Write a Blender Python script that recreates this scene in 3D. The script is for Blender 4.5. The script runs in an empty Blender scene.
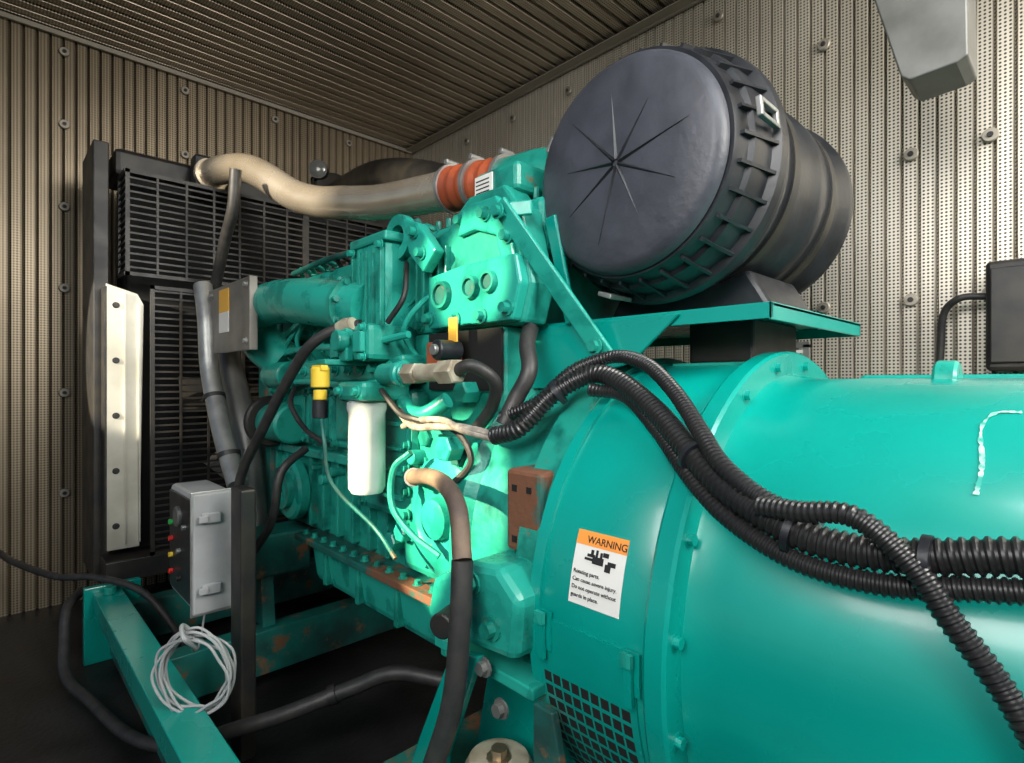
import bpy, math, random
from mathutils import Vector, Matrix
random.seed(4)
scn=bpy.context.scene
scn.view_settings.view_transform='Standard'

# ---------------------------------------------------------------- materials
def mat(name,base,rough=.5,metal=0.,dark=None,scale=6.,rust=0.,bump=0.,coat=0.,rustscale=11.,p0=.35,p1=.62):
    m=bpy.data.materials.new(name); m.use_nodes=True
    nt=m.node_tree; N=nt.nodes; L=nt.links; b=N['Principled BSDF']
    b.inputs['Base Color'].default_value=(*base,1); b.inputs['Roughness'].default_value=rough
    b.inputs['Metallic'].default_value=metal; b.inputs['Coat Weight'].default_value=coat
    b.inputs['Coat Roughness'].default_value=.1
    tc=N.new('ShaderNodeTexCoord')
    no=N.new('ShaderNodeTexNoise'); no.inputs['Scale'].default_value=scale; no.inputs['Detail'].default_value=8
    L.new(tc.outputs['Object'],no.inputs['Vector'])
    if dark is not None:
        cr=N.new('ShaderNodeValToRGB'); cr.color_ramp.elements[0].position=p0; cr.color_ramp.elements[1].position=p1
        cr.color_ramp.elements[0].color=(*dark,1); cr.color_ramp.elements[1].color=(*base,1)
        L.new(no.outputs['Fac'],cr.inputs['Fac']); out=cr.outputs['Color']
        if rust>0:
            n2=N.new('ShaderNodeTexNoise'); n2.inputs['Scale'].default_value=rustscale; n2.inputs['Detail'].default_value=12
            n2.inputs['Roughness'].default_value=.72
            L.new(tc.outputs['Object'],n2.inputs['Vector'])
            r2=N.new('ShaderNodeValToRGB'); r2.color_ramp.elements[0].position=1-rust-.03; r2.color_ramp.elements[1].position=1-rust+.05
            L.new(n2.outputs['Fac'],r2.inputs['Fac'])
            mx=N.new('ShaderNodeMix'); mx.data_type='RGBA'
            L.new(r2.outputs['Color'],mx.inputs[0]); L.new(out,mx.inputs[6]); mx.inputs[7].default_value=(.20,.085,.035,1)
            out=mx.outputs[2]
        L.new(out,b.inputs['Base Color'])
    mr=N.new('ShaderNodeMapRange'); mr.inputs['To Min'].default_value=max(.03,rough-.10); mr.inputs['To Max'].default_value=min(1,rough+.12)
    L.new(no.outputs['Fac'],mr.inputs['Value']); L.new(mr.outputs['Result'],b.inputs['Roughness'])
    if bump>0:
        n3=N.new('ShaderNodeTexNoise'); n3.inputs['Scale'].default_value=60; n3.inputs['Detail'].default_value=4
        L.new(tc.outputs['Object'],n3.inputs['Vector'])
        bp=N.new('ShaderNodeBump'); bp.inputs['Strength'].default_value=bump; bp.inputs['Distance'].default_value=.004
        L.new(n3.outputs['Fac'],bp.inputs['Height']); L.new(bp.outputs['Normal'],b.inputs['Normal'])
    return m

TEAL=mat('teal_gloss_paint',(0.0,.285,.235),.27,0,dark=(0.0,.225,.185),scale=2.5,coat=.25)
TEALE=mat('teal_engine_paint',(0.012,.26,.20),.34,0,dark=(0.003,.10,.08),scale=16,rust=.36,bump=.35,p0=.30,p1=.50)
TEALP=mat('teal_panel_paint',(0.016,.32,.25),.28,0,dark=(0.005,.17,.135),scale=12,rust=.32,bump=.18,p0=.3,p1=.5)
TEALD=mat('teal_dirty_paint',(0.005,.15,.125),.5,0,dark=(0.01,.045,.04),scale=7,rust=.42,bump=.3)
RUST=mat('rusty_cast_iron',(.15,.06,.03),.8,0,dark=(.015,.10,.08),scale=18,bump=.6,p0=.38,p1=.46)
BLK=mat('black_plastic',(.015,.017,.021),.38,0,dark=(.009,.010,.013),scale=20,bump=.12)
BLKF=mat('black_plastic_face',(.050,.053,.068),.46,0,dark=(.034,.037,.047),scale=14,bump=.3)
BLKM=mat('black_painted_steel',(.012,.012,.013),.45,0,dark=(.03,.026,.02),scale=12)
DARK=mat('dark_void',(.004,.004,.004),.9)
RUB=mat('rubber_hose',(.017,.017,.018),.5,0,dark=(.035,.033,.03),scale=30,bump=.2)
CND=mat('corrugated_conduit_plastic',(.012,.012,.013),.32,0,dark=(.02,.02,.02),scale=12)
SS=mat('stainless_pipe',(.80,.70,.56),.24,.72,dark=(.60,.50,.37),scale=4)
GAL=mat('galvanised_steel',(.42,.42,.40),.42,.7,dark=(.28,.28,.27),scale=12)
DGAL=mat('weathered_sheet_steel',(.20,.20,.19),.45,.5,dark=(.14,.14,.13),scale=10)
ALU=mat('grey_aluminium_plate',(.26,.24,.21),.5,.4,dark=(.15,.14,.125),scale=8)
GREY=mat('grey_enclosure',(.34,.35,.35),.5,0,dark=(.27,.28,.28),scale=9)
ORG=mat('orange_silicone',(.42,.085,.03),.5,0,dark=(.25,.05,.02),scale=14)
WHT=mat('white_label',(.72,.71,.67),.5)
GLS=mat('lamp_glass',(.12,.12,.11),.15,.3)
WHTF=mat('white_filter',(.60,.63,.61),.35,0,dark=(.46,.50,.48),scale=9)
YEL=mat('yellow_plastic',(.72,.50,.04),.4)
YLB=mat('yellow_label',(.80,.42,.05),.5)
OLB=mat('orange_label',(.85,.30,.05),.5)
BRS=mat('brass',(.50,.36,.2),.4,.9,dark=(.3,.26,.2),scale=20)
PALE=mat('dusty_pale_fitting',(.42,.40,.30),.6,.1,dark=(.24,.20,.14),scale=22,bump=.4)
CRM=mat('braided_sleeve',(.32,.29,.24),.8,0,dark=(.15,.13,.11),scale=60,bump=.6)
BRN=mat('aged_tan_hose',(.22,.15,.10),.7,0,dark=(.07,.05,.04),scale=9,bump=.5)
RED=mat('red_indicator',(.7,.03,.02),.3)
GRN=mat('green_indicator',(.03,.4,.08),.3)
INK=mat('black_ink',(.01,.01,.01),.6)
SCF=mat('scuffed_paint',(.42,.60,.52),.8,0,dark=(.03,.33,.27),scale=55,p0=.42,p1=.55)
WAX=mat('bare_metal_side_panel',(.60,.58,.50),.42,.4,dark=(.42,.40,.33),scale=5)
WSH=mat('washer_steel',(.34,.31,.26),.5,.7)

def wallmat(name,ax,c1,c2,metal=.55):
    m=bpy.data.materials.new(name); m.use_nodes=True
    nt=m.node_tree; N=nt.nodes; L=nt.links; b=N['Principled BSDF']
    tc=N.new('ShaderNodeTexCoord'); sp=N.new('ShaderNodeSeparateXYZ'); L.new(tc.outputs['Object'],sp.inputs[0])
    cb=N.new('ShaderNodeCombineXYZ'); L.new(sp.outputs[ax[0]],cb.inputs[0]); L.new(sp.outputs[ax[1]],cb.inputs[1])
    vo=N.new('ShaderNodeTexVoronoi'); vo.voronoi_dimensions='2D'; vo.inputs['Randomness'].default_value=0; vo.inputs['Scale'].default_value=89
    L.new(cb.outputs[0],vo.inputs['Vector'])
    cr=N.new('ShaderNodeValToRGB'); cr.color_ramp.elements[0].position=.24; cr.color_ramp.elements[1].position=.34
    cr.color_ramp.elements[0].color=(.10,.10,.10,1); cr.color_ramp.elements[1].color=(1,1,1,1)
    L.new(vo.outputs['Distance'],cr.inputs['Fac'])
    no=N.new('ShaderNodeTexNoise'); no.inputs['Scale'].default_value=1.6; no.inputs['Detail'].default_value=6
    L.new(tc.outputs['Object'],no.inputs['Vector'])
    c=N.new('ShaderNodeValToRGB'); c.color_ramp.elements[0].position=.35; c.color_ramp.elements[1].position=.65
    c.color_ramp.elements[0].color=(*c2,1); c.color_ramp.elements[1].color=(*c1,1)
    L.new(no.outputs['Fac'],c.inputs['Fac'])
    mx=N.new('ShaderNodeMix'); mx.data_type='RGBA'; mx.blend_type='MULTIPLY'; mx.inputs[0].default_value=1
    L.new(c.outputs['Color'],mx.inputs[6]); L.new(cr.outputs['Color'],mx.inputs[7]); L.new(mx.outputs[2],b.inputs['Base Color'])
    b.inputs['Metallic'].default_value=metal; b.inputs['Roughness'].default_value=.40
    return m

# ---------------------------------------------------------------- builders
def group(name):
    e=bpy.data.objects.new(name,None); scn.collection.objects.link(e); e.empty_display_size=.1; return e
def mk(parent,name,V,F,m,smooth=False,bevel=0):
    me=bpy.data.meshes.new(name); me.from_pydata([tuple(v) for v in V],[],F); me.update()
    o=bpy.data.objects.new(name,me); scn.collection.objects.link(o)
    if parent: o.parent=parent
    me.materials.append(m)
    if smooth:
        for p in me.polygons: p.use_smooth=True
        try: me.set_sharp_from_angle(angle=math.radians(38))
        except Exception: pass
    if bevel>0:
        md=o.modifiers.new('bevel','BEVEL'); md.width=bevel; md.segments=2; md.limit_method='ANGLE'
    return o
BF=[(0,3,2,1),(4,5,6,7),(0,1,5,4),(1,2,6,5),(2,3,7,6),(3,0,4,7)]
def box(p,name,a,b,m,bevel=.004,rot=None):
    x0,y0,z0=a;x1,y1,z1=b
    V=[Vector(v) for v in [(x0,y0,z0),(x1,y0,z0),(x1,y1,z0),(x0,y1,z0),(x0,y0,z1),(x1,y0,z1),(x1,y1,z1),(x0,y1,z1)]]
    if rot:
        c=sum(V,Vector())/8; R=Matrix.Rotation(rot[1],3,rot[0]); V=[R@(v-c)+c for v in V]
    return mk(p,name,V,BF,m,False,bevel)
def boxes(p,name,lst,m,bevel=0):
    V=[];F=[]
    for a,b in lst:
        n=len(V);x0,y0,z0=a;x1,y1,z1=b
        V+=[(x0,y0,z0),(x1,y0,z0),(x1,y1,z0),(x0,y1,z0),(x0,y0,z1),(x1,y0,z1),(x1,y1,z1),(x0,y1,z1)]
        F+=[tuple(i+n for i in f) for f in BF]
    return mk(p,name,V,F,m,False,bevel)
def bar(p,name,a,b,w,t,m,bevel=.003):
    """flat strap from a to b: w = face width, t = thickness along Y"""
    a=Vector(a);b=Vector(b);d=(b-a).normalized();s=d.cross(Vector((0,1,0))).normalized()*w/2;n=d.cross(s).normalized()*t/2
    V=[a-s-n,a+s-n,a+s+n,a-s+n,b-s-n,b+s-n,b+s+n,b-s+n]
    return mk(p,name,V,BF,m,False,bevel)
def frame(d):
    d=d.normalized(); a=Vector((0,0,1)) if abs(d.z)<.9 else Vector((1,0,0))
    u=d.cross(a).normalized(); return u,d.cross(u).normalized()
def lathe(p,name,o,ax,prof,m,seg=64,bevel=0,caps=True):
    o=Vector(o);ax=Vector(ax).normalized();u,v=frame(ax);V=[];F=[]
    for d,r in prof:
        for i in range(seg):
            t=2*math.pi*i/seg; V.append(o+ax*d+(u*math.cos(t)+v*math.sin(t))*r)
    for k in range(len(prof)-1):
        for i in range(seg):
            j=(i+1)%seg; F.append((k*seg+i,k*seg+j,(k+1)*seg+j,(k+1)*seg+i))
    if caps:
        F.append(tuple(range(seg))[::-1]); F.append(tuple(range((len(prof)-1)*seg,len(prof)*seg)))
    return mk(p,name,V,F,m,True,bevel)
def cyl(p,name,a,b,r,m,seg=28,bevel=.0):
    a=Vector(a);b=Vector(b);L=(b-a).length
    c=min(r*.12,L*.2)
    return lathe(p,name,a,b-a,[(0,r-c),(c,r),(L-c,r),(L,r-c)],m,seg)
def spline(pts,n=14):
    P=[Vector(q) for q in pts]; P=[P[0]*2-P[1]]+P+[P[-1]*2-P[-2]]; out=[]
    for i in range(1,len(P)-2):
        for k in range(n):
            t=k/n; a,b,c,d=P[i-1],P[i],P[i+1],P[i+2]
            out.append(.5*((2*b)+(c-a)*t+(2*a-5*b+4*c-d)*t*t+(3*b-a-3*c+d)*t**3))
    out.append(P[-2]); return out
def tube(p,name,pts,r,m,corr=0,seg=14,n=14,pitch=.009):
    S=spline(pts,n)
    if corr:
        L=[0]
        for i in range(1,len(S)): L.append(L[-1]+(S[i]-S[i-1]).length)
        tot=L[-1]; cnt=int(tot/(pitch/4)); R=[];k=0
        for i in range(cnt+1):
            s=tot*i/cnt
            while k<len(L)-2 and L[k+1]<s: k+=1
            f=(s-L[k])/max(1e-9,L[k+1]-L[k]); R.append(S[k].lerp(S[k+1],f))
        S=R
    V=[];F=[];u=None
    for i,q in enumerate(S):
        d=(S[min(i+1,len(S)-1)]-S[max(i-1,0)]).normalized()
        if u is None: u,_=frame(d)
        u=(u-d*u.dot(d)).normalized(); v=d.cross(u)
        rr=r*(1-corr*(0,0,1,1)[i%4]) if corr else r
        for k in range(seg):
            t=2*math.pi*k/seg; V.append(q+(u*math.cos(t)+v*math.sin(t))*rr)
    for i in range(len(S)-1):
        for k in range(seg):
            j=(k+1)%seg; F.append((i*seg+k,i*seg+j,(i+1)*seg+j,(i+1)*seg+k))
    F.append(tuple(range(seg))[::-1]); F.append(tuple(range((len(S)-1)*seg,len(S)*seg)))
    return mk(p,name,V,F,m,True)
def prism(p,name,poly,plane,c0,c1,m,bevel=.003):
    def P(a,b,c): return {'xz':(a,c,b),'yz':(c,a,b),'xy':(a,b,c)}[plane]
    n=len(poly); V=[P(a,b,c0) for a,b in poly]+[P(a,b,c1) for a,b in poly]
    F=[tuple(range(n)),tuple(range(2*n-1,n-1,-1))]+[(i,n+i,n+(i+1)%n,(i+1)%n) for i in range(n)]
    return mk(p,name,V,F,m,False,bevel)
def bolts(p,name,pts,ax,r,h,m):
    ax=Vector(ax).normalized();u,v=frame(ax);V=[];F=[]
    for q in pts:
        q=Vector(q);n=len(V)
        for rr,d in ((r*1.5,0),(r*1.5,h*.25)):
            for i in range(12):
                t=math.pi*i/6; V.append(q+ax*d+(u*math.cos(t)+v*math.sin(t))*rr)
        for d in (h*.25,h):
            for i in range(12):
                t=math.pi*i/6; rr=r*(1 if i%2==0 else .93); V.append(q+ax*d+(u*math.cos(t)+v*math.sin(t))*rr)
        for k in range(3):
            for i in range(12):
                j=(i+1)%12; F.append((n+k*12+i,n+k*12+j,n+(k+1)*12+j,n+(k+1)*12+i))
        F.append(tuple(n+36+i for i in range(12)))
    return mk(p,name,V,F,m)
def text(p,name,body,loc,R,size,m):
    cu=bpy.data.curves.new(name,'FONT'); cu.body=body; cu.size=size; cu.extrude=.0002; cu.offset=size*.012
    cu.materials.append(m)
    o=bpy.data.objects.new(name,cu); scn.collection.objects.link(o); o.parent=p
    M=R.to_4x4(); M.translation=Vector(loc); o.matrix_local=M; return o

# ---------------------------------------------------------------- room
def corr_panel(name,a0,a1,b0,b1,axis,const,inward,m,pitch=.045,depth=.018):
    V=[];F=[];n=int(round((a1-a0)/pitch))
    prof=[(0,0),(.46,0),(.58,1),(.86,1),(1.0,0)]
    xs=[]
    for i in range(n):
        for t,d in prof[:-1]: xs.append((a0+(i+t)*pitch,d))
    xs.append((a0+n*pitch,0))
    for a,d in xs:
        c=const-inward*d*depth
        for b in (b0,b1):
            V.append({'y':(a,c,b),'x':(c,a,b),'zz':(a,b,c)}[axis])
    for i in range(len(xs)-1): F.append((2*i,2*i+1,2*i+3,2*i+2))
    o=mk(None,name,V,F,m)
    md=o.modifiers.new('solid','SOLIDIFY'); md.thickness=.02; md.offset=0
    return o
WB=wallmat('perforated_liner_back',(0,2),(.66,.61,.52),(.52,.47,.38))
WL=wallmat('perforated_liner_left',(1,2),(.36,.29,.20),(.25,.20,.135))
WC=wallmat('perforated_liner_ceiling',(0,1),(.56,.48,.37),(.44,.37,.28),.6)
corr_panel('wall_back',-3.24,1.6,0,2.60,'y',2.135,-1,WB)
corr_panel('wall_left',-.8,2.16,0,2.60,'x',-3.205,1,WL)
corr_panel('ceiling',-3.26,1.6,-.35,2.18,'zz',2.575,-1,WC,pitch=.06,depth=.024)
g=group('trim_ceiling')
boxes(g,'angle_strip_back',[((-3.2,2.10,2.545),(1.6,2.115,2.56)),((-3.2,2.05,2.548),(1.6,2.115,2.553))],WSH)
boxes(g,'angle_strip_left',[((-3.185,-.8,2.54),(-3.17,2.1,2.56))],WSH)
FL=mat('floor_dark_steel',(.024,.024,.024),.5,.3,dark=(.008,.008,.008),scale=5,bump=.4)
box(None,'floor',(-3.25,-.8,-.06),(1.6,2.15,0),FL,0)
g=group('wall_fastener_washers')
pts=[(x,2.122,z) for z in (.8,1.257,1.715,2.17,2.45) for x in [-2.6,-2.2,-1.8,-1.4,-1.02,-.64,-.39,-.2,.2,.6]]
for i,q in enumerate(pts):
    cyl(g,'washer_b%d'%i,q,(q[0],2.108,q[2]),.020,WSH,20); cyl(g,'rivet_b%d'%i,(q[0],2.11,q[2]),(q[0],2.102,q[2]),.008,BLKM,10)
for i,q in enumerate([(y,z) for z in (.5,.95,1.42,1.785,2.155,2.48) for y in (-.15,.27,.75,1.2,1.65)]):
    cyl(g,'washer_l%d'%i,(-3.192,q[0],q[1]),(-3.180,q[0],q[1]),.020,WSH,20); cyl(g,'rivet_l%d'%i,(-3.182,q[0],q[1]),(-3.174,q[0],q[1]),.008,BLKM,10)

# ---------------------------------------------------------------- skid
g=group('skid_frame')
prism(g,'near_rail',[(.285,.185),(.30,.185),(.30,.235),(.37,.235),(.37,.25),(.285,.25)],'yz',-2.45,.6,TEAL,.003)
prism(g,'near_rail_web',[(.335,.02),(.35,.02),(.35,.235),(.335,.235)],'yz',-2.45,.6,TEALD,.002)
prism(g,'far_rail',[(1.82,.02),(1.70,.02),(1.70,.035),(1.80,.035),(1.80,.235),(1.70,.235),(1.70,.25),(1.82,.25)],'yz',-2.45,.6,TEALD,.003)
for x in (-2.45,-1.9,-.35): box(g,'cross_member',(x,.351,.06),(x+.07,1.8,.2),TEALD,.004)
box(g,'end_plate',(-2.47,.26,.0),(-2.44,.43,.27),TEAL,.003)
cyl(g,'lifting_pin',(-2.40,.33,.25),(-2.40,.33,.275),.02,TEALP)

# ---------------------------------------------------------------- radiator
g=group('radiator')
box(g,'core',(-2.9,.42,.3),(-2.66,1.72,1.82),DARK,.01)
box(g,'side_post_near',(-2.95,.31,.24),(-2.64,.36,1.93),BLKM,.004)
box(g,'side_post_far',(-2.95,1.74,.24),(-2.64,1.80,1.93),BLKM,.004)
box(g,'top_tank',(-2.92,.38,1.82),(-2.66,1.74,1.93),BLKM,.02)
prism(g,'side_panel_front',[(.340,.36),(.445,.36),(.46,1.30),(.44,1.34),(.340,1.37)],'yz',-2.575,-2.56,WAX,.002)
boxes(g,'side_panel_fold',[((-2.56,.395,.38),(-2.552,.40,1.34)),((-2.56,.440,.38),(-2.545,.446,1.30))],WAX)
boxes(g,'panel_return',[((-2.64,.335,.36),(-2.56,.342,1.36))],BLKM)
bolts(g,'panel_bolts',[(-2.56,.37,.45+i*.21) for i in range(5)],(1,0,0),.008,.008,BLKM)
L=[]
def guard(x0,y0,y1,z0,z1):
    L.append(((x0-.008,y0,z0),(x0+.004,y0+.014,z1)));L.append(((x0-.008,y1-.014,z0),(x0+.004,y1,z1)))
    L.append(((x0-.008,y0,z0),(x0+.004,y1,z0+.014)));L.append(((x0-.008,y0,z1-.014),(x0+.004,y1,z1)))
    z=z0+.028
    while z<z1-.02: L.append(((x0-.003,y0,z),(x0+.001,y1,z+.007))); z+=.026
    y=y0+.1
    while y<y1-.03: L.append(((x0-.003,y,z0),(x0+.003,y+.008,z1))); y+=.1
guard(-2.50,.39,1.08,1.40,1.80); guard(-2.50,1.08,1.74,1.40,1.80)
guard(-2.50,.47,.78,.33,1.37); guard(-2.50,.80,1.72,.33,1.37)
boxes(g,'fan_guard_bars',L,BLKM)
L=[]
z=1.42
while z<1.79: L.append(((-2.64,.388,z),(-2.5,.392,z+.007))); z+=.026
L+=[((-2.64,.386,1.40),(-2.5,.394,1.414)),((-2.64,.386,1.79),(-2.5,.394,1.80)),((-2.64,.386,1.4),(-2.625,.394,1.8)),((-2.6,.4,1.795),(-2.5,1.74,1.80))]
boxes(g,'fan_guard_side_bars',L,BLKM)
box(g,'bottom_channel',(-2.95,.33,.25),(-2.5,1.78,.33),BLKM,.004)
for i in range(8):
    a=math.pi*i/4; c=Vector((-2.54,1.06,.95))
    d=Vector((0,math.cos(a),math.sin(a))); s=Vector((.03,-math.sin(a)*.07,math.cos(a)*.07))
    mk(g,'fan_blade_%d'%i,[c+d*.08-s*.5,c+d*.08+s*.5,c+d*.48+s,c+d*.48-s],[(0,1,2,3)],BLKM)
cyl(g,'fan_hub',(-2.6,1.06,.95),(-2.52,1.06,.95),.1,BLKM)
box(g,'inlet_bracket',(-2.64,.64,1.78),(-2.565,.80,1.95),BLKM,.012)

# ---------------------------------------------------------------- alternator
AY,AZ=1.06,.614
g=group('alternator')
lathe(g,'drive_end_adapter',(-.62,AY,AZ),(1,0,0),[(0,.36),(0,.408),(.006,.416),(.03,.42),(.215,.42),(.222,.415)],TEAL,160)
lathe(g,'mounting_flange',(-.405,AY,AZ),(1,0,0),[(0,.40),(0,.436),(.005,.44),(.030,.44),(.035,.436),(.035,.40)],TEAL,160)
lathe(g,'stator_frame',(-.375,AY,AZ),(1,0,0),[(0,.40),(.02,.396),(.05,.391),(1.35,.391),(1.37,.38)],TEAL,160)
lathe(g,'adapter_band',(-.625,AY,AZ),(1,0,0),[(0,.41),(0,.424),(.022,.424),(.022,.41)],TEAL,160)
def cang(x,th,R):
    return Vector((x,AY-R*math.cos(th),AZ+R*math.sin(th)))
def patch(p,name,x0,x1,t0,t1,R,m,th=.002,n=24,sk=0):
    V=[];F=[]
    for i in range(n+1):
        t=t0+(t1-t0)*i/n
        for (x,r) in ((x0,R),(x1,R),(x1,R+th),(x0,R+th)): V.append(cang(x+sk*(t0-t),t,r))
    for i in range(n):
        for k in range(4):
            j=(k+1)%4; F.append((i*4+k,i*4+j,(i+1)*4+j,(i+1)*4+k))
    F.append((0,1,2,3));F.append((n*4+3,n*4+2,n*4+1,n*4))
    return mk(p,name,V,F,m,True)
for i in range(20):
    t=2*math.pi*i/20+.12
    q=cang(-.372,t,.417); bolts(g,'flange_bolt_%d'%i,[q],(1,0,0),.008,.011,TEAL)
patch(g,'louvre_panel',-.603,-.425,-1.05,.04,.4205,TEAL,.003,40)
V=[];F=[]
for r in range(12):
    th=-.20-r*.055
    for c in range(9):
        x=-.596+c*.0182
        n=len(V)
        for (xx,tt,RR) in ((x,th,.4238),(x+.0145,th,.4238),(x+.0145,th+.040,.4238),(x,th+.040,.4238)): V.append(cang(xx,tt,RR))
        F.append((n,n+1,n+2,n+3))
mk(g,'louvre_slots',V,F,DARK)
for x,th in ((-.597,0.0),(-.437,-.02)):
    patch(g,'latch_base',x-.004,x+.022,th-.07,th+.07,.424,TEAL,.004,6)
    patch(g,'latch_clip',x+.002,x+.014,th-.10,th+.04,.43,TEAL,.006,6)
    patch(g,'latch_hook',x,x+.017,th+.03,th+.07,.434,TEALP,.008,6)
t0,t1=math.asin((.668-AZ)/.42),math.asin((.772-AZ)/.42)
g2=group('warning_label')
def lp(name,x0,x1,a,b,R,m):
    patch(g2,name,x0,x1,t0+(t1-t0)*a,t0+(t1-t0)*b,R,m,.0006,8,0)
lp('decal',-.547,-.455,0,1,.4206,WHT)
lp('decal_header',-.547,-.455,.80,1,.4212,OLB)
lp('pictogram_palm',-.512,-.492,.58,.68,.4214,INK)
for k,(a,b,c,d) in enumerate(((-.522,-.508,.66,.70),(-.526,-.505,.61,.645),(-.516,-.511,.68,.76),(-.507,-.503,.68,.77),(-.499,-.495,.67,.75),(-.494,-.484,.70,.76),(-.488,-.478,.52,.62),(-.484,-.470,.60,.66))):
    lp('pictogram_part_%d'%k,a,b,c,d,.4216,INK)
def ltext(name,body,x,a,size):
    th=t0+(t1-t0)*a; n=Vector((0,-math.cos(th),math.sin(th))); up=Vector((0,math.sin(th),math.cos(th)))
    R=Matrix((Vector((1,0,0)),up,n)).transposed()
    text(g2,name,body,cang(x,th,.4221),R,size,INK)
ltext('header_word','WARNING',-.527,.84,.0148)
for i,s in enumerate(('Rotating parts.','Can cause severe injury.','Do not operate without','guards in place.')): ltext('text_line_%d'%i,s,-.543,.41-i*.105,.0082)
g=group('paint_scuff')
V=[];F=[];S=spline([cang(-.055,1.10,.392),cang(-.078,1.09,.392),cang(-.088,1.0,.392),cang(-.082,.85,.392),cang(-.084,.74,.392)],14)
random.seed(2)
for i,q in enumerate(S):
    w=.0008+random.random()*.0030
    n=(q-Vector((q.x,AY,AZ))).normalized(); d=(S[min(i+1,len(S)-1)]-S[max(0,i-1)]).normalized(); s=d.cross(n)
    V+= [q+s*w+n*.0006,q-s*w*.6+n*.0006]
for i in range(len(S)-1): F.append((2*i,2*i+1,2*i+3,2*i+2))
mk(g,'scuff_mark',V,F,SCF)
g=bpy.data.objects['alternator']
cyl(g,'lifting_lug',(-.165,AY,.998),(-.135,AY,.998),.034,TEALP,28)
box(g,'terminal_box',(-.30,AY+.12,.85),(.7,AY+.4,1.012),TEAL,.01)

# ---------------------------------------------------------------- engine
g=group('diesel_engine')
lathe(g,'flywheel_housing',(-.90,AY,.66),(1,0,0),[(0,.34),(0,.375),(.03,.38),(.05,.36),(.20,.36),(.21,.39),(.275,.39)],TEALE,96)
box(g,'crankcase',(-2.12,.80,.51),(-.86,1.34,1.12),TEALE,.012)
prism(g,'oil_pan',[(.755,.50),(1.37,.50),(1.32,.36),(1.2,.345),(.86,.345),(.775,.37)],'yz',-1.72,-.86,TEALP,.02)
for i in range(4): box(g,'pan_rib_%d'%i,(-1.62+i*.2,.752,.38),(-1.60+i*.2,.79,.495),TEALE,.004)
box(g,'oil_pan_flange',(-1.76,.722,.497),(-.80,1.4,.517),TEALD,.004)
box(g,'pan_flange_rusty_edge',(-1.30,.720,.500),(-.82,.765,.5195),RUST,.002)
bolts(g,'pan_bolts',[(-1.72+i*.062,.745,.518) for i in range(15)],(0,0,1),.008,.013,TEALE)
box(g,'cylinder_head',(-2.12,.86,1.12),(-.86,1.3,1.30),TEALE,.01)
for i in range(3):
    x=-2.12+i*.3; box(g,'rocker_cover_%d'%i,(x,.87,1.30),(x+.285,1.28,1.39),TEALP,.02)
    box(g,'rocker_flange_%d'%i,(x-.004,.855,1.29),(x+.289,1.29,1.306),TEALE,.004)
    bolts(g,'rocker_bolts_%d'%i,[(x+.03,.89,1.39),(x+.14,.89,1.39),(x+.255,.89,1.39)],(0,0,1),.009,.018,TEALE)
    bolts(g,'rocker_flange_bolts_%d'%i,[(x+.03+k*.055,.862,1.306) for k in range(5)],(0,0,1),.007,.012,TEALE)
box(g,'rocker_cover_rear',(-1.22,.86,1.28),(-.80,1.28,1.40),TEALP,.015)
for i in range(6):
    x=-2.06+i*.15; box(g,'port_boss_%d'%i,(x,.80,1.15),(x+.10,.87,1.27),TEALE,.012)
    bolts(g,'port_bolts_%d'%i,[(x+.02,.80,1.17),(x+.08,.80,1.25)],(0,-1,0),.010,.016,TEALE)
tube(g,'intake_manifold_pipe',[(-1.90,.76,1.06),(-1.985,.70,1.14),(-1.97,.68,1.235),(-1.80,.69,1.255),(-1.55,.705,1.23),(-1.30,.74,1.19)],.068,TEALP,seg=32)
lathe(g,'intake_flange',(-1.38,.730,1.20),(1,.05,-.1),[(0,.05),(0,.084),(.02,.084),(.02,.05)],TEALE,32)
bolts(g,'intake_flange_bolts',[(-1.36,.73-.072*math.cos(a),1.20+.072*math.sin(a)) for a in (-.6,.2,1.0)],(1,0,0),.009,.02,TEALE)
box(g,'intake_connector',(-1.35,.71,1.10),(-1.19,.86,1.36),TEALP,.022)
box(g,'intake_connector_cap',(-1.36,.705,1.345),(-1.18,.87,1.37),TEALE,.006)
boxes(g,'connector_ribs',[((-1.345+i*.035,.702,1.13),(-1.337+i*.035,.715,1.33)) for i in range(5)],TEALE,.002)
bolts(g,'connector_bolts',[(-1.34,.705,1.12),(-1.20,.705,1.12),(-1.20,.705,1.335),(-1.34,.705,1.335)],(0,-1,0),.009,.014,TEALE)
prism(g,'gear_case_plate',[(-1.19,1.12),(-1.19,1.34),(-1.06,1.36),(-.98,1.42),(-.86,1.42),(-.81,1.36),(-.775,1.20),(-.80,1.12)],'xz',.80,.87,TEALE,.008)
prism(g,'gear_case_raised_rim',[(-1.00,1.33),(-.98,1.395),(-.87,1.395),(-.83,1.34),(-.81,1.24),(-.85,1.235),(-.87,1.31),(-.94,1.335)],'xz',.785,.805,TEALP,.005)
prism(g,'gear_case_lower_step',[(-1.10,1.125),(-1.10,1.25),(-.98,1.26),(-.80,1.26),(-.785,1.20),(-.81,1.125)],'xz',.775,.805,TEALP,.006)
for i in range(5): box(g,'gear_case_rib_%d'%i,(-1.17+i*.03,.785,1.15),(-1.163+i*.03,.805,1.32),TEALE,.003)
for k,(x,z,r) in enumerate(((-1.04,1.20,.024),(-.935,1.205,.019),(-.875,1.21,.017))):
    lathe(g,'port_ring_%d'%k,(x,.776,z),(0,-1,0),[(0,r*1.4),(.014,r*1.3),(.014,r),(.002,r)],TEALE,28)
    cyl(g,'port_plug_%d'%k,(x,.778,z),(x,.768,z),r,TEALD,24)
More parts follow.
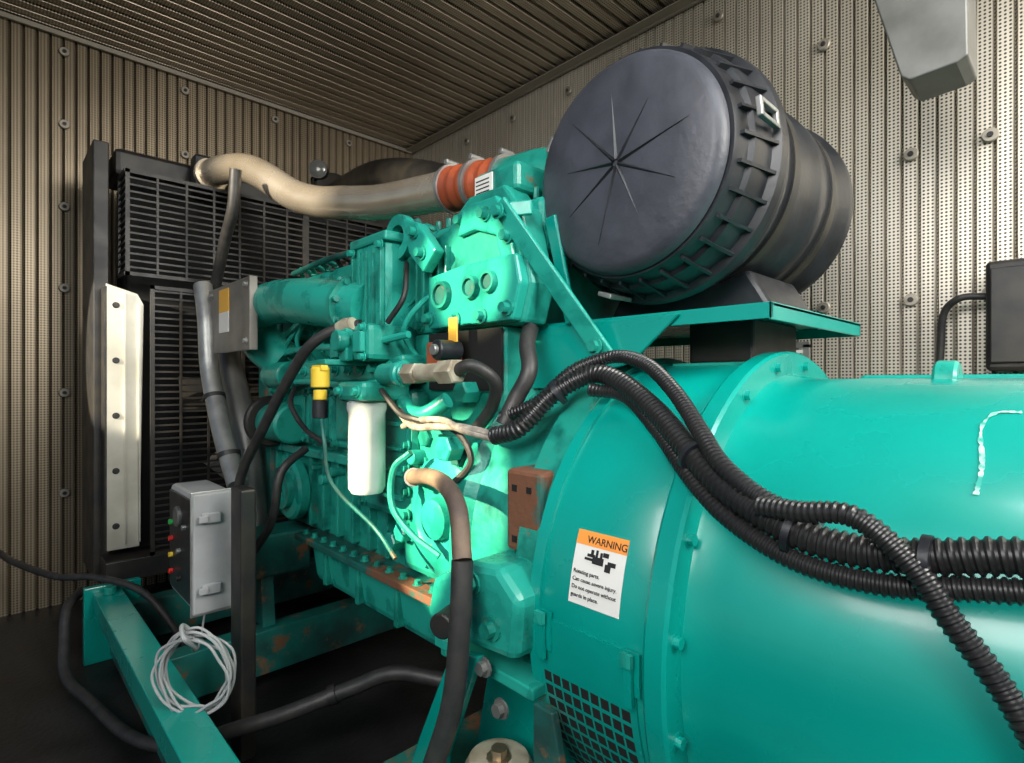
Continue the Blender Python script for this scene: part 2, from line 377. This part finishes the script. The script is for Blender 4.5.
lathe(g,'lifting_eye',(-1.195,.77,1.36),(0,-1,0),[(0,.030),(0,.056),(.022,.056),(.022,.030),(0,.030)],TEALP,36,caps=False)
box(g,'lifting_eye_backing',(-1.235,.775,1.33),(-1.16,.785,1.39),BLKM,.002)
prism(g,'lifting_bracket_arm',[(-1.165,1.40),(-1.10,1.375),(-1.03,1.30),(-1.08,1.255),(-1.14,1.31)],'xz',.745,.775,TEALP,.005)
bolts(g,'bracket_bolts',[(-1.08,.745,1.30),(-1.11,.745,1.355),(-1.00,.80,1.37),(-.90,.785,1.36),(-.83,.785,1.30),(-.82,.775,1.15),(-1.09,.775,1.15),(-.99,.775,1.14),(-.90,.775,1.14),(-1.165,.80,1.14)],(0,-1,0),.011,.02,TEALE)
for i in range(5):
    x=-2.08+i*.165
    box(g,'side_cover_%d'%i,(x,.775,.80),(x+.145,.81,.98),TEALP,.014)
    box(g,'side_cover_in_%d'%i,(x+.02,.765,.825),(x+.125,.78,.955),TEALE,.01)
    bolts(g,'cover_bolts_%d'%i,[(x+.012,.775,.812),(x+.133,.775,.812),(x+.012,.775,.968),(x+.133,.775,.968)],(0,-1,0),.009,.016,TEALE)
for i in range(12):
    x=-2.06+i*.095; box(g,'case_rib_%d'%i,(x,.775,.53),(x+.016,.81,.78),TEALE,.004)
box(g,'case_rail',(-2.08,.765,.755),(-1.2,.81,.785),TEALP,.005)
box(g,'fuel_rail_block',(-1.70,.72,1.0),(-1.13,.80,1.065),TEALE,.01)
bolts(g,'rail_bolts',[(-1.67+i*.07,.72,1.033) for i in range(8)],(0,-1,0),.011,.020,TEALP)
box(g,'fuel_pump_body',(-1.36,.66,1.05),(-1.18,.80,1.14),TEALE,.015)
boxes(g,'fuel_pump_blocks',[((-1.35,.645,1.06),(-1.31,.66,1.12)),((-1.29,.64,1.05),(-1.25,.66,1.13)),((-1.23,.645,1.07),(-1.19,.66,1.12))],TEALP,.004)
cyl(g,'fuel_pump_boss',(-1.27,.65,1.10),(-1.27,.62,1.10),.026,TEALE)
bolts(g,'pump_body_bolts',[(-1.34,.66,1.13),(-1.20,.66,1.13),(-1.20,.66,1.06)],(0,-1,0),.008,.014,TEALP)
box(g,'oil_cooler_housing',(-1.36,.74,.66),(-1.12,.80,.98),TEALE,.02)
bolts(g,'cooler_bolts',[(-1.345,.74,.68+i*.056) for i in range(6)]+[(-1.135,.74,.68+i*.056) for i in range(6)],(0,-1,0),.009,.015,TEALE)
for i in range(4): box(g,'cooler_rib_%d'%i,(-1.33,.73,.71+i*.06),(-1.15,.745,.72+i*.06),TEALP,.003)
lathe(g,'side_pump_housing',(-1.02,.80,.69),(0,-1,0),[(0,.150),(.03,.150),(.036,.138),(.045,.135),(.052,.118),(.056,.09),(.05,.08),(.05,.05),(.07,.045),(.075,.03)],TEALP,56)
box(g,'side_pump_mount',(-1.20,.765,.53),(-.86,.81,.90),TEALE,.02)
bolts(g,'pump_bolts',[(-1.02+.141*math.cos(a),.772,.69+.141*math.sin(a)) for a in [math.pi*i/6 for i in range(12)]],(0,-1,0),.009,.016,TEALE)
tube(g,'coolant_tube',[(-1.12,.72,.95),(-1.06,.70,.93),(-1.0,.70,.93),(-.95,.72,.96)],.018,TEALE)
tube(g,'oil_line',[(-1.06,.70,.84),(-1.10,.68,.80),(-1.09,.67,.72),(-1.04,.69,.66),(-.98,.72,.62)],.008,TEALE,seg=8)
cyl(g,'oil_fill_cap',(-.93,.73,.86),(-.93,.69,.86),.028,TEALP,6)
cyl(g,'front_cover_boss',(-1.85,.78,.64),(-1.85,.735,.64),.10,TEALP)
lathe(g,'front_cover_ring',(-1.85,.735,.64),(0,-1,0),[(0,.06),(.02,.06),(.02,.04),(0,.04)],TEALE,32,caps=False)
cyl(g,'accessory_drive',(-1.98,.74,.86),(-1.80,.74,.86),.065,TEALE)
cyl(g,'accessory_pulley',(-2.02,.74,.86),(-1.985,.74,.86),.09,BLKM)
cyl(g,'thermostat_housing',(-1.93,.72,1.02),(-1.78,.72,1.02),.045,TEALE)
box(g,'front_gear_housing',(-2.2,.76,.50),(-2.08,1.36,1.25),TEALD,.02)
box(g,'front_engine_mount',(-2.0,.62,.36),(-1.85,.82,.5),TEALD,.01)
prism(g,'front_mount_leg',[(-2.0,.2),(-1.97,.40),(-1.88,.40),(-1.85,.2)],'xz',.66,.70,TEALD,.004)
box(g,'recess_shade_panel',(-1.12,.792,.98),(-.86,.799,1.115),DARK,.0)  # flush black panel, paints the shade of a recess that is not modelled
box(g,'orange_sensor_cover',(-1.06,.74,1.035),(-.99,.80,1.09),ORG,.006)
cyl(g,'solenoid',(-.965,.76,1.068),(-.965,.70,1.068),.022,BLK)
cyl(g,'solenoid_chrome',(-.965,.70,1.068),(-.965,.69,1.068),.012,GAL)
box(g,'solenoid_yellow_tag',(-.975,.74,1.085),(-.945,.745,1.14),YLB,.002)
box(g,'rusty_housing_pad',(-.725,.68,.70),(-.640,.80,.845),RUST,.008)
boxes(g,'pad_holes',[((-.708+i*.036,.678,.717+j*.09),(-.697+i*.036,.681,.728+j*.09)) for i in range(2) for j in range(2)],DARK)
prism(g,'rear_foot',[(-.86,.56),(-.80,.545),(-.62,.56),(-.61,.66),(-.66,.70),(-.74,.69),(-.84,.64)],'xz',.60,.80,TEALP,.014)
bolts(g,'foot_bolts',[(-.67,.60,.60),(-.72,.60,.66)],(0,-1,0),.013,.02,TEALE)
cyl(g,'drain_plug',(-.80,.66,.585),(-.76,.56,.585),.022,BLKM)
prism(g,'support_web',[(-.90,.25),(-.86,.34),(-.76,.54),(-.69,.55),(-.745,.42),(-.78,.34),(-.79,.25)],'xz',.585,.60,TEAL,.003)
prism(g,'support_web_back',[(-.86,.25),(-.80,.52),(-.60,.52),(-.58,.25)],'xz',.72,.735,TEAL,.003)
prism(g,'support_web_b',[(-.60,.25),(-.60,.50),(-.56,.50),(-.50,.25)],'xz',.62,.635,TEALD,.003)
box(g,'support_top_plate',(-.86,.62,.50),(-.60,.9,.52),TEALP,.003)
lathe(g,'isolator_cup',(-.678,.62,.262),(0,0,1),[(0,.062),(.07,.062),(.10,.058),(.115,.05),(.12,.036),(.115,.02)],PALE,36)
bolts(g,'isolator_bolt',[(-.678,.62,.375)],(0,0,1),.014,.018,BRS)
bolts(g,'support_bolts',[(-.745,.585,.48),(-.775,.585,.41)],(0,-1,0),.011,.014,GAL)
bolts(g,'frame_bolts',[(-.69,.60,.60-.07),(-.66,.61,.47)],(0,-1,0),.011,.014,DGAL)
box(g,'support_base',(-.95,.43,.24),(-.45,.9,.262),TEALD,.003)
random.seed(11)
for i in range(10):
    x=-1.95+i*.09; z=1.08+random.uniform(-.02,.05)
    tube(g,'injector_line_%d'%i,[(x,.80,1.03),(x-.01,.74,z),(x+.03,.76,z+.07),(x+.04,.84,1.24)],.007,TEALP,seg=8,n=8)
for i in range(34):
    x=random.uniform(-2.0,-.95); z=random.choice([random.uniform(.82,1.08),random.uniform(.55,.78)])
    r=random.uniform(.010,.026); cyl(g,'plug_%d'%i,(x,.80,z),(x,.80-random.uniform(.04,.07),z),r,random.choice([TEALE,TEALP,TEALD]),random.choice([6,14,20]))
for i in range(9):
    x=-1.2+i*.045; cyl(g,'head_stud_%d'%i,(x,.88,1.40),(x,.88,1.425),.008,TEALE,8)
for i in range(9):
    x=-2.08+i*.10; tube(g,'top_line_%d'%i,[(x,.90,1.38),(x+.02,.87,1.42),(x+.06,.88,1.41),(x+.08,.93,1.38)],.008,random.choice([TEALE,TEALP,BLKM]),seg=8,n=6)
for i in range(5):
    x=-2.02+i*.155; cyl(g,'injector_cap_%d'%i,(x,.86,1.30),(x,.86,1.345),.018,TEALP,12); cyl(g,'injector_nut_%d'%i,(x+.05,.86,1.30),(x+.05,.86,1.33),.012,BLKM,6)
tube(g,'top_harness',[(-2.1,.86,1.41),(-1.8,.85,1.415),(-1.5,.855,1.41),(-1.25,.85,1.43)],.010,TEALD)
for z in (1.09,.99): tube(g,'fuel_line',[(-1.9,.74,z),(-1.6,.70,z+.01),(-1.3,.69,z),(-1.1,.72,z+.02)],.009,TEALP,seg=8)
tube(g,'wiring_loom_a',[(-1.75,.72,.98),(-1.68,.68,.93),(-1.60,.69,.86),(-1.5,.71,.82)],.008,RUB,seg=8)
tube(g,'wiring_loom_b',[(-1.16,.70,1.14),(-1.12,.72,1.20),(-1.14,.74,1.27),(-1.20,.78,1.30)],.007,BLKM,seg=8)
lathe(g,'turbo_compressor',(-1.05,.98,1.51),(1,0,-.22),[(0,.058),(.01,.066),(.06,.070),(.12,.078),(.18,.078),(.22,.06),(.23,.04)],TEALE,40)
box(g,'turbo_bracket',(-.98,.82,1.41),(-.84,.95,1.475),TEALE,.012)
box(g,'data_plate',(-.975,.816,1.42),(-.915,.8195,1.465),WHT,.001)
boxes(g,'data_plate_print',[((-.97,.8155,1.425+i*.009),(-.925,.816,1.428+i*.009)) for i in range(4)],INK)

g=group('exhaust_pipe')
tube(g,'exhaust_outlet',[(-1.38,1.38,1.50),(-1.7,1.42,1.72),(-2.1,1.46,1.92),(-2.6,1.5,2.07),(-3.15,1.55,2.11)],.085,BLKM,seg=28)
lathe(g,'wall_collar',(-3.17,1.55,2.11),(1,0,0),[(0,.15),(.012,.15),(.02,.12),(.02,.08)],BLKM,36)

g=group('charge_air_pipe')
tube(g,'stainless_pipe',[(-2.56,.69,1.86),(-2.46,.71,1.865),(-2.32,.755,1.845),(-2.2,.79,1.79),(-2.05,.835,1.695),(-1.92,.873,1.645),(-1.78,.90,1.615),(-1.6,.93,1.58),(-1.4,.957,1.56),(-1.25,.965,1.545)],.056,SS,seg=40,n=12)
lathe(g,'pipe_bead',(-2.545,.692,1.86),(1,.1,0),[(0,.056),(0,.066),(.02,.066),(.02,.056)],SS,32)
tube(g,'silicone_coupler',[(-1.25,.965,1.545),(-1.14,.972,1.53),(-1.02,.98,1.515)],.062,ORG,corr=.10,seg=32,pitch=.04)
for k,p in enumerate(((-1.25,.965,1.545),(-1.15,.972,1.532),(-1.04,.98,1.517))):
    d=Vector((.23,.015,-.03)).normalized(); lathe(g,'hose_clamp_%d'%k,Vector(p)-d*.006,d,[(0,.063),(0,.067),(.012,.067),(.012,.063)],GAL,36)
    cyl(g,'clamp_screw_%d'%k,(p[0],p[1]-.025,p[2]+.072),(p[0],p[1]+.02,p[2]+.072),.008,GAL,10)
g=group('work_lamp')
lathe(g,'lamp_body',(-2.60,1.20,2.02),(.8,-.6,-.1),[(0,.02),(.02,.040),(.06,.045),(.07,.043)],BLKM,28)
lathe(g,'lamp_lens',(-2.545,1.158,2.013),(.8,-.6,-.1),[(0,.038),(.006,.030)],GLS,28)
box(g,'lamp_stalk',(-2.70,1.19,1.92),(-2.67,1.21,2.02),BLKM,.002)
box(g,'lamp_arm',(-2.70,1.19,2.0),(-2.59,1.21,2.02),BLKM,.002)

g=group('radiator_hoses')
tube(g,'vent_hose',[(-2.09,.65,1.75),(-2.12,.65,1.62),(-2.209,.65,1.52),(-2.33,.65,1.35),(-2.37,.65,1.2)],.020,RUB)
tube(g,'grey_coolant_pipe',[(-2.30,.60,1.36),(-2.247,.6,1.224),(-2.21,.6,1.04),(-2.07,.6,.831),(-1.907,.6,.664)],.032,GAL,seg=20)
tube(g,'lower_coolant_pipe',[(-2.36,.7,1.2),(-2.34,.7,1.10),(-2.148,.7,.82),(-2.07,.7,.575),(-2.0,.7,.30)],.045,DGAL,seg=24)
tube(g,'black_hose',[(-1.25,.68,1.14),(-1.295,.65,1.135),(-1.364,.6,1.09),(-1.473,.58,.989),(-1.582,.56,.865),(-1.73,.55,.709),(-1.8,.56,.5)],.014,RUB)
lathe(g,'hose_end_fitting',(-1.30,.65,1.133),(1,.2,.2),[(0,.018),(.03,.02),(.05,.016)],PALE,16)
tube(g,'drain_hose',[(-1.62,.70,.80),(-1.60,.62,.74),(-1.62,.60,.6),(-1.75,.58,.46),(-1.9,.62,.36)],.012,RUB)
for k,q in enumerate(((-2.16,.6,.95),(-2.0,.6,.76))): lathe(g,'pipe_clip_%d'%k,q,(.3,0,-.6),[(0,.032),(0,.037),(.015,.037),(.015,.032)],BLKM,24)
g=group('belt_guard_plate')
box(g,'plate',(-2.26,.61,1.10),(-1.83,.618,1.335),ALU,.004)
box(g,'plate_return',(-1.836,.61,1.10),(-1.83,.635,1.335),ALU,.002)
box(g,'caution_sticker',(-2.13,.607,1.24),(-2.03,.61,1.32),YLB,.0)
box(g,'caution_text',(-2.13,.607,1.17),(-2.03,.61,1.24),WHT,.0)
bolts(g,'plate_bolts',[(-2.22,.61,1.13),(-1.86,.61,1.13),(-2.22,.61,1.31),(-1.86,.61,1.31)],(0,-1,0),.008,.01,GAL)
box(g,'plate_bracket',(-2.0,.618,1.12),(-1.97,.80,1.15),TEALD,.003)

g=group('fuel_filter')
lathe(g,'canister',(-1.185,.66,.735),(0,0,1),[(0,.02),(.003,.036),(.015,.043),(.19,.043),(.20,.046),(.215,.046),(.22,.038)],WHTF,40)
box(g,'filter_head',(-1.24,.61,.955),(-1.12,.74,1.0),TEALE,.012)
bolts(g,'head_bolts',[(-1.22,.61,.978),(-1.14,.61,.978)],(0,-1,0),.009,.014,TEALP)
g=group('water_in_fuel_sensor')
cyl(g,'yellow_cap',(-1.305,.60,.985),(-1.305,.60,1.035),.022,YEL)
box(g,'yellow_tab',(-1.335,.59,1.025),(-1.28,.61,1.04),YEL,.003)
cyl(g,'yellow_collar',(-1.305,.60,.955),(-1.305,.60,.98),.016,YEL)
cyl(g,'black_body',(-1.305,.60,.91),(-1.305,.60,.955),.019,BLK)
tube(g,'sensor_wire',[(-1.30,.60,.92),(-1.262,.59,.86),(-1.245,.60,.76),(-1.15,.66,.66),(-1.06,.66,.609)],.005,TEALD,seg=8)
box(g,'sensor_bracket',(-1.33,.6,1.04),(-1.28,.72,1.055),TEALE,.003)
g=group('fuel_line_fittings')
cyl(g,'teal_union',(-1.12,.665,1.017),(-1.02,.665,1.017),.024,TEALE)
cyl(g,'teal_union_collar',(-1.05,.665,1.017),(-1.03,.665,1.017),.029,TEALP)
cyl(g,'brass_nut_1',(-1.02,.665,1.017),(-.975,.665,1.017),.024,PALE,6)
cyl(g,'brass_tube',(-.975,.665,1.017),(-.86,.67,1.02),.019,PALE)
cyl(g,'brass_nut_2',(-.90,.668,1.018),(-.85,.67,1.02),.026,PALE,6)
tube(g,'black_fuel_hose',[(-.86,.67,1.02),(-.82,.68,1.03),(-.80,.72,1.0),(-.83,.74,.95),(-.88,.74,.90)],.013,RUB)
tube(g,'thick_black_hose',[(-.81,.83,1.11),(-.79,.80,1.074),(-.765,.78,1.02),(-.784,.76,.963),(-.795,.74,.915)],.017,RUB)
g=group('coolant_hose')
tube(g,'hose',[(-1.09,.75,.77),(-1.05,.70,.785),(-.98,.66,.80),(-.89,.63,.815),(-.80,.60,.815),(-.737,.58,.785),(-.70,.56,.712)],.016,BRN)
tube(g,'black_sleeve',[(-.70,.56,.712),(-.693,.55,.62),(-.70,.54,.491),(-.738,.53,.375),(-.76,.50,.265)],.018,RUB)
lathe(g,'hose_clamp',(-1.05,.70,.785),(.8,-.5,.2),[(0,.017),(0,.021),(.012,.021),(.012,.017)],GAL,20)

g=group('cable_conduit')
A=[(-.79,.71,.895),(-.73,.72,.915),(-.685,.76,.975),(-.63,.80,1.012),(-.57,.80,1.003),(-.47,.76,.955),(-.371,.70,.897),(-.303,.665,.862),(-.227,.645,.836),(-.167,.640,.829),(-.108,.641,.835),(-.041,.645,.849),(.1,.65,.868),(.3,.67,.89)]
tube(g,'main_conduit',A,.0175,CND,corr=.16,seg=18)
tube(g,'upper_conduit',[(-.80,.74,.93),(-.73,.765,.96),(-.67,.80,1.02),(-.60,.83,1.045),(-.52,.81,1.03),(-.44,.765,.985),(-.37,.712,.932),(-.32,.672,.895),(-.26,.655,.862),(-.20,.655,.848)],.0125,CND,corr=.16,seg=16,pitch=.007)
tube(g,'branch_conduit',[(-.26,.64,.858),(-.212,.628,.862),(-.16,.622,.866),(-.113,.618,.83),(-.083,.615,.788),(-.055,.615,.75),(-.03,.61,.71),(.02,.61,.6)],.0115,CND,corr=.16,seg=16,pitch=.007)
tube(g,'second_main_conduit',[(-.62,.79,.985),(-.55,.795,.975),(-.46,.75,.925),(-.37,.69,.868),(-.30,.655,.832),(-.22,.637,.806),(-.14,.635,.802),(-.06,.64,.817),(.05,.645,.835),(.3,.66,.86)],.012,CND,corr=.16,seg=16,pitch=.007)
tube(g,'braided_wires_a',[(-1.08,.68,.935),(-1.0,.665,.905),(-.923,.67,.908),(-.86,.68,.91),(-.79,.71,.898)],.008,CRM,seg=10)
tube(g,'braided_wires_b',[(-1.06,.68,.90),(-.98,.665,.918),(-.90,.67,.922),(-.85,.68,.905),(-.79,.71,.89)],.007,CRM,seg=10)
tube(g,'engine_harness',[(-1.12,.66,.98),(-1.04,.66,.93),(-.98,.66,.92),(-.9,.70,.90),(-.86,.71,.84),(-.92,.70,.78)],.007,RUB,seg=8)
for k,(q,d,r) in enumerate((((-.371,.70,.897),(.1,-.05,-.05),.020),((-.105,.636,.833),(1,0,0),.020),((-.68,.77,.98),(1,.6,.8),.021),((-.227,.643,.834),(1,0,-.2),.020))):
    lathe(g,'cable_tie_%d'%k,q,d,[(-.004,r),(-.004,r+.004),(.004,r+.004),(.004,r)],BLK,20)

# ---------------------------------------------------------------- air cleaner shelf
g=group('air_cleaner_shelf')
box(g,'shelf_plate',(-.90,.90,1.118),(-.345,1.38,1.126),TEALP,.002)
box(g,'shelf_lip',(-.90,.895,1.10),(-.345,.90,1.126),TEAL,.001)
box(g,'shelf_lip_side',(-.35,.895,1.098),(-.345,1.38,1.126),TEAL,.001)
box(g,'shelf_lip_far',(-.90,1.375,1.098),(-.345,1.38,1.126),TEAL,.001)
prism(g,'side_apron',[(-.86,1.12),(-.86,.985),(-.80,.985),(-.60,1.035),(-.50,1.12)],'xz',.885,.893,TEAL,.002)
bar(g,'diagonal_strut',(-.838,.765,1.365),(-.645,.872,1.045),.040,.010,TEALP)
bar(g,'strut_upper_link',(-.842,.762,1.35),(-.775,.80,1.35),.030,.010,TEALP)
bar(g,'strut_back_brace',(-.78,.86,1.345),(-.74,.88,1.12),.028,.010,TEAL)
bolts(g,'strut_bolts',[(-.83,.757,1.345),(-.66,.855,1.068),(-.72,.885,1.03)],(0,-1,0),.011,.014,TEALE)
box(g,'leg_plate',(-.56,1.03,1.035),(-.43,1.25,1.118),BLKM,.006)
box(g,'leg_foot',(-.58,1.0,1.028),(-.41,1.27,1.036),TEALP,.003)

# ---------------------------------------------------------------- air cleaner
g=group('air_cleaner')
CX=-.615
lathe(g,'cover_disc',(CX,.86,1.41),(0,1,0),[(0,.02),(.0,.12),(.004,.185),(.010,.197),(.02,.204),(.028,.206),(.03,.199),(.05,.203)],BLKF,120)
lathe(g,'cover_rim',(CX,.88,1.412),(0,1,0),[(.012,.195),(.012,.212),(.02,.215),(.05,.219),(.055,.228),(.075,.232),(.11,.234),(.115,.249),(.135,.252),(.14,.245),(.16,.245),(.165,.236),(.20,.230)],BLK,120)
V=[];F=[]
for i in range(9):
    t=2*math.pi*i/9+.25
    L_=(.155,.12,.14)[i%3]
    d=Vector((math.cos(t),0,math.sin(t))); s=Vector((-math.sin(t),0,math.cos(t)))
    c=Vector((CX,.86,1.41)); n=len(V); h=Vector((0,-.005,0))
    V+=[c+d*.006-s*.004,c+d*.006+s*.004,c+d*L_,c+d*.006+h,c+d*L_*.97+h*.2]
    F+=[(n,n+2,n+4,n+3),(n+1,n+3,n+4,n+2)]
mk(g,'cover_ribs',V,F,BLK)
V=[];F=[]
for i in range(30):
    t=2*math.pi*i/30
    d=Vector((math.cos(t),0,math.sin(t)));s=Vector((-math.sin(t),0,math.cos(t)))*.003;c=Vector((CX,0,1.412));n=len(V)
    for yy,ra in ((.905,.223),(.995,.245)):
        for rr,sg in ((.21,-1),(ra,-1),(ra,1),(.21,1)): V.append(c+d*rr+s*sg+Vector((0,yy,0)))
    F+=[tuple(n+k for k in f) for f in BF]
mk(g,'rim_fins',V,F,BLK)
lathe(g,'housing_body',(CX,1.05,1.42),(0,1,0),[(0,.232),(.03,.230),(.05,.222),(.20,.221),(.21,.228),(.25,.228),(.26,.222),(.36,.222),(.38,.236),(.41,.236),(.43,.20),(.45,.15)],BLK,96)
for k,y in enumerate((1.12,1.34)):
    lathe(g,'mount_band_%d'%k,(CX,y,1.42),(0,1,0),[(0,.222),(0,.227),(.03,.227),(.03,.222)],BLKM,96)
prism(g,'mount_saddle',[(-.81,1.127),(-.42,1.127),(-.425,1.15),(-.47,1.225),(-.53,1.205),(-.61,1.195),(-.70,1.205),(-.76,1.225),(-.805,1.15)],'xz',1.10,1.34,BLK,.01)
boxes(g,'mount_feet',[((-.45,1.08,1.126),(-.40,1.36,1.135)),((-.83,1.08,1.126),(-.78,1.36,1.135))],BLKM,.002)
def obox(nm,c,s,d,hx,hy,hz,m):
    V=[c+s*sx*hx+Vector((0,1,0))*sy*hy+d*sz*hz for sz in (-1,1) for sx,sy in ((-1,-1),(1,-1),(1,1),(-1,1))]
    mk(g,nm,V,BF,m,False,.002)
for a in (0.10,2.6,-1.9):
    d=Vector((math.cos(a),0,math.sin(a)));c=Vector((CX,.95,1.412))+d*.245
    s=Vector((-math.sin(a),0,math.cos(a)))
    obox('latch_arm',c,s,d,.004,.035,.005,GAL); obox('latch_arm_b',c+s*.026,s,d,.004,.035,.005,GAL)
    obox('latch_bar',c+s*.013+Vector((0,-.033,0)),s,d,.017,.005,.005,GAL); obox('latch_bar_b',c+s*.013+Vector((0,.033,0)),s,d,.017,.005,.005,GAL)

# ---------------------------------------------------------------- control box, post, cables
g=group('control_box')
box(g,'enclosure',(-2.0,.43,.35),(-1.74,.54,.68),GREY,.012)
box(g,'lid',(-1.74,.425,.345),(-1.725,.545,.685),GREY,.006)
box(g,'lid_lip',(-1.736,.42,.34),(-1.73,.55,.69),GAL,.002)
box(g,'black_panel',(-1.985,.424,.37),(-1.755,.431,.665),BLK,.002)
for z in (.40,.60):
    box(g,'latch',(-1.726,.445,z),(-1.712,.495,z+.03),GREY,.004)
    box(g,'latch_tab',(-1.714,.435,z+.005),(-1.704,.46,z+.025),GREY,.003)
for i,(x,z,m) in enumerate([(-1.95,.42,RED),(-1.95,.47,YEL),(-1.95,.52,RED),(-1.95,.57,GRN),(-1.86,.42,BLKM),(-1.86,.50,GAL),(-1.80,.58,GAL)]):
    cyl(g,'button_%d'%i,(x,.426,z),(x,.414,z),.008,m,16)
cyl(g,'gauge',(-1.87,.426,.60),(-1.87,.414,.60),.03,DGAL,24)
box(g,'gland_plate',(-1.84,.46,.33),(-1.78,.51,.35),BLK,.003)
g=group('support_post')
box(g,'post',(-1.62,.49,.0),(-1.535,.53,.715),BLKM,.006)
box(g,'post_arm',(-1.75,.53,.5),(-1.6,.545,.56),BLKM,.003)
g=group('coiled_cable')
c=Vector((-1.42,.355,.33))
pts=[(-1.81,.48,.33),(-1.76,.45,.25),(-1.62,.40,.30),(-1.50,.37,.40)]
random.seed(5)
for k in range(0,7*12+1):
    a=math.pi/2+2*math.pi*k/12; rr=.082+.009*math.sin(k*.9)+.004*math.sin(k*2.3)
    pts.append(tuple(c+Vector((-math.cos(a)*.72,-math.cos(a)*.69,math.sin(a)*1.08))*rr+Vector((.7,-.7,0))*.014*math.sin(k*.23)))
tube(g,'cable',pts,.0032,GREY,seg=8,n=5)
tube(g,'cable_wrap',[tuple(c+Vector((0,0,.06))),tuple(c+Vector((.03,-.03,.10))),tuple(c+Vector((-.02,-.02,.11))),tuple(c+Vector((-.02,.02,.06)))],.005,GREY,seg=8)
g=group('floor_hose')
tube(g,'hose',[(-1.62,.39,.03),(-1.56,.40,.07),(-1.50,.43,.12),(-1.4,.539,.165),(-1.3,.676,.22),(-1.22,.76,.26),(-1.1,.85,.25)],.019,RUB)
lathe(g,'hose_fitting',(-1.33,.635,.205),(.1,.14,.055),[(0,.020),(0,.024),(.02,.024),(.02,.020)],BLKM,18)
g=group('drain_hose')
tube(g,'hose_c',[(-3.1,.05,.30),(-2.9,.10,.29),(-2.6,.2,.29),(-2.45,.3,.30),(-2.3,.42,.25),(-2.1,.5,.1),(-1.9,.5,.02)],.012,RUB)
tube(g,'hose_d',[(-2.60,.27,.22),(-2.50,.22,.20),(-2.42,.205,.12),(-2.3,.2,.04),(-2.1,.24,.03),(-1.8,.30,.03),(-1.6,.42,.03)],.016,RUB)

# ---------------------------------------------------------------- wall fittings
g=group('ceiling_bracket')
prism(g,'sheet_channel',[(-.53,2.555),(-.20,2.555),(-.189,1.735),(-.21,1.725),(-.30,1.72),(-.316,1.735)],'xz',1.6,1.75,DGAL,.004)
g=group('wall_junction_box')
box(g,'box',(-.2,2.0,1.03),(.0,2.10,1.33),BLKM,.01)
box(g,'door',(-.19,1.99,1.05),(-.01,2.0,1.31),BLKM,.004)
tube(g,'cable',[(-.2,2.05,1.24),(-.26,2.04,1.24),(-.30,2.06,1.20),(-.31,2.08,1.10),(-.32,2.08,.9)],.010,RUB)
g=group('gap_light_patch')  # made-up vent: its white slats paint the brightness of a see-through gap
boxes(g,'frame',[((-.86,2.09,1.0),(-.84,2.105,1.13)),((-.70,2.09,1.0),(-.68,2.105,1.13)),((-.86,2.09,1.12),(-.68,2.105,1.14))],GAL)
boxes(g,'gap_light_slats',[((-.84,2.09,1.0+i*.025),(-.70,2.10,1.012+i*.025)) for i in range(5)],WHT)

# ---------------------------------------------------------------- lights
def area(name,loc,tgt,size,power,col,sy=None,spread=180):
    l=bpy.data.lights.new(name,'AREA'); l.energy=power; l.size=size; l.color=col; l.spread=math.radians(spread)
    if sy: l.shape='RECTANGLE'; l.size_y=sy
    o=bpy.data.objects.new(name,l); scn.collection.objects.link(o); o.location=loc
    o.rotation_euler=(Vector(tgt)-Vector(loc)).to_track_quat('-Z','Y').to_euler(); return o
area('door_daylight',(.3,-1.4,2.2),(-.7,1.2,1.0),1.5,29,(1,.98,.95),1.2,105)
area('overhead_fill',(.5,.55,2.52),(-.1,1.0,1.0),.9,20,(.93,.98,1.0),.8,140)  # fill lamp added under the closed ceiling for the highlight on the alternator top
area('end_daylight',(1.5,1.0,2.2),(-.4,2.1,1.5),1.0,95,(1,.97,.91))
def spot(name,loc,tgt,ang,power,rad=.02,col=(1,.84,.52)):
    l=bpy.data.lights.new(name,'SPOT'); l.energy=power; l.spot_size=math.radians(ang); l.spot_blend=.12; l.shadow_soft_size=rad; l.color=col
    o=bpy.data.objects.new(name,l); scn.collection.objects.link(o); o.location=loc
    o.rotation_euler=(Vector(tgt)-Vector(loc)).to_track_quat('-Z','Y').to_euler()
spot('sunbeam_engine',(-1.6,-2.1,1.9),(-.98,.75,.70),8.5,2300)
spot('sunbeam_radiator',(-2.0,-2.1,1.9),(-2.58,.38,1.10),12,1500,col=(1,.9,.72))
spot('sunbeam_upper',(-1.4,-2.1,2.1),(-.95,.78,1.24),5,1500)
spot('sunbeam_pipe',(-1.5,-1.9,2.3),(-2.1,.80,1.74),14,900,.08,(1,.88,.68))
w=bpy.data.worlds.new('world'); scn.world=w; w.use_nodes=True
nt=w.node_tree; sk=nt.nodes.new('ShaderNodeTexSky'); sk.sky_type='NISHITA'; sk.sun_disc=False; sk.sun_elevation=math.radians(40)
nt.links.new(sk.outputs[0],nt.nodes['Background'].inputs[0]); nt.nodes['Background'].inputs[1].default_value=.06

# ---------------------------------------------------------------- camera
cd=bpy.data.cameras.new('camera'); cd.sensor_width=36; cd.lens=36*554/1024
cam=bpy.data.objects.new('camera',cd); scn.collection.objects.link(cam); cam.location=(0,0,1.0)
cam.rotation_euler=Vector((-.722,.692,0)).to_track_quat('-Z','Y').to_euler()
cd.clip_start=.01
scn.camera=cam
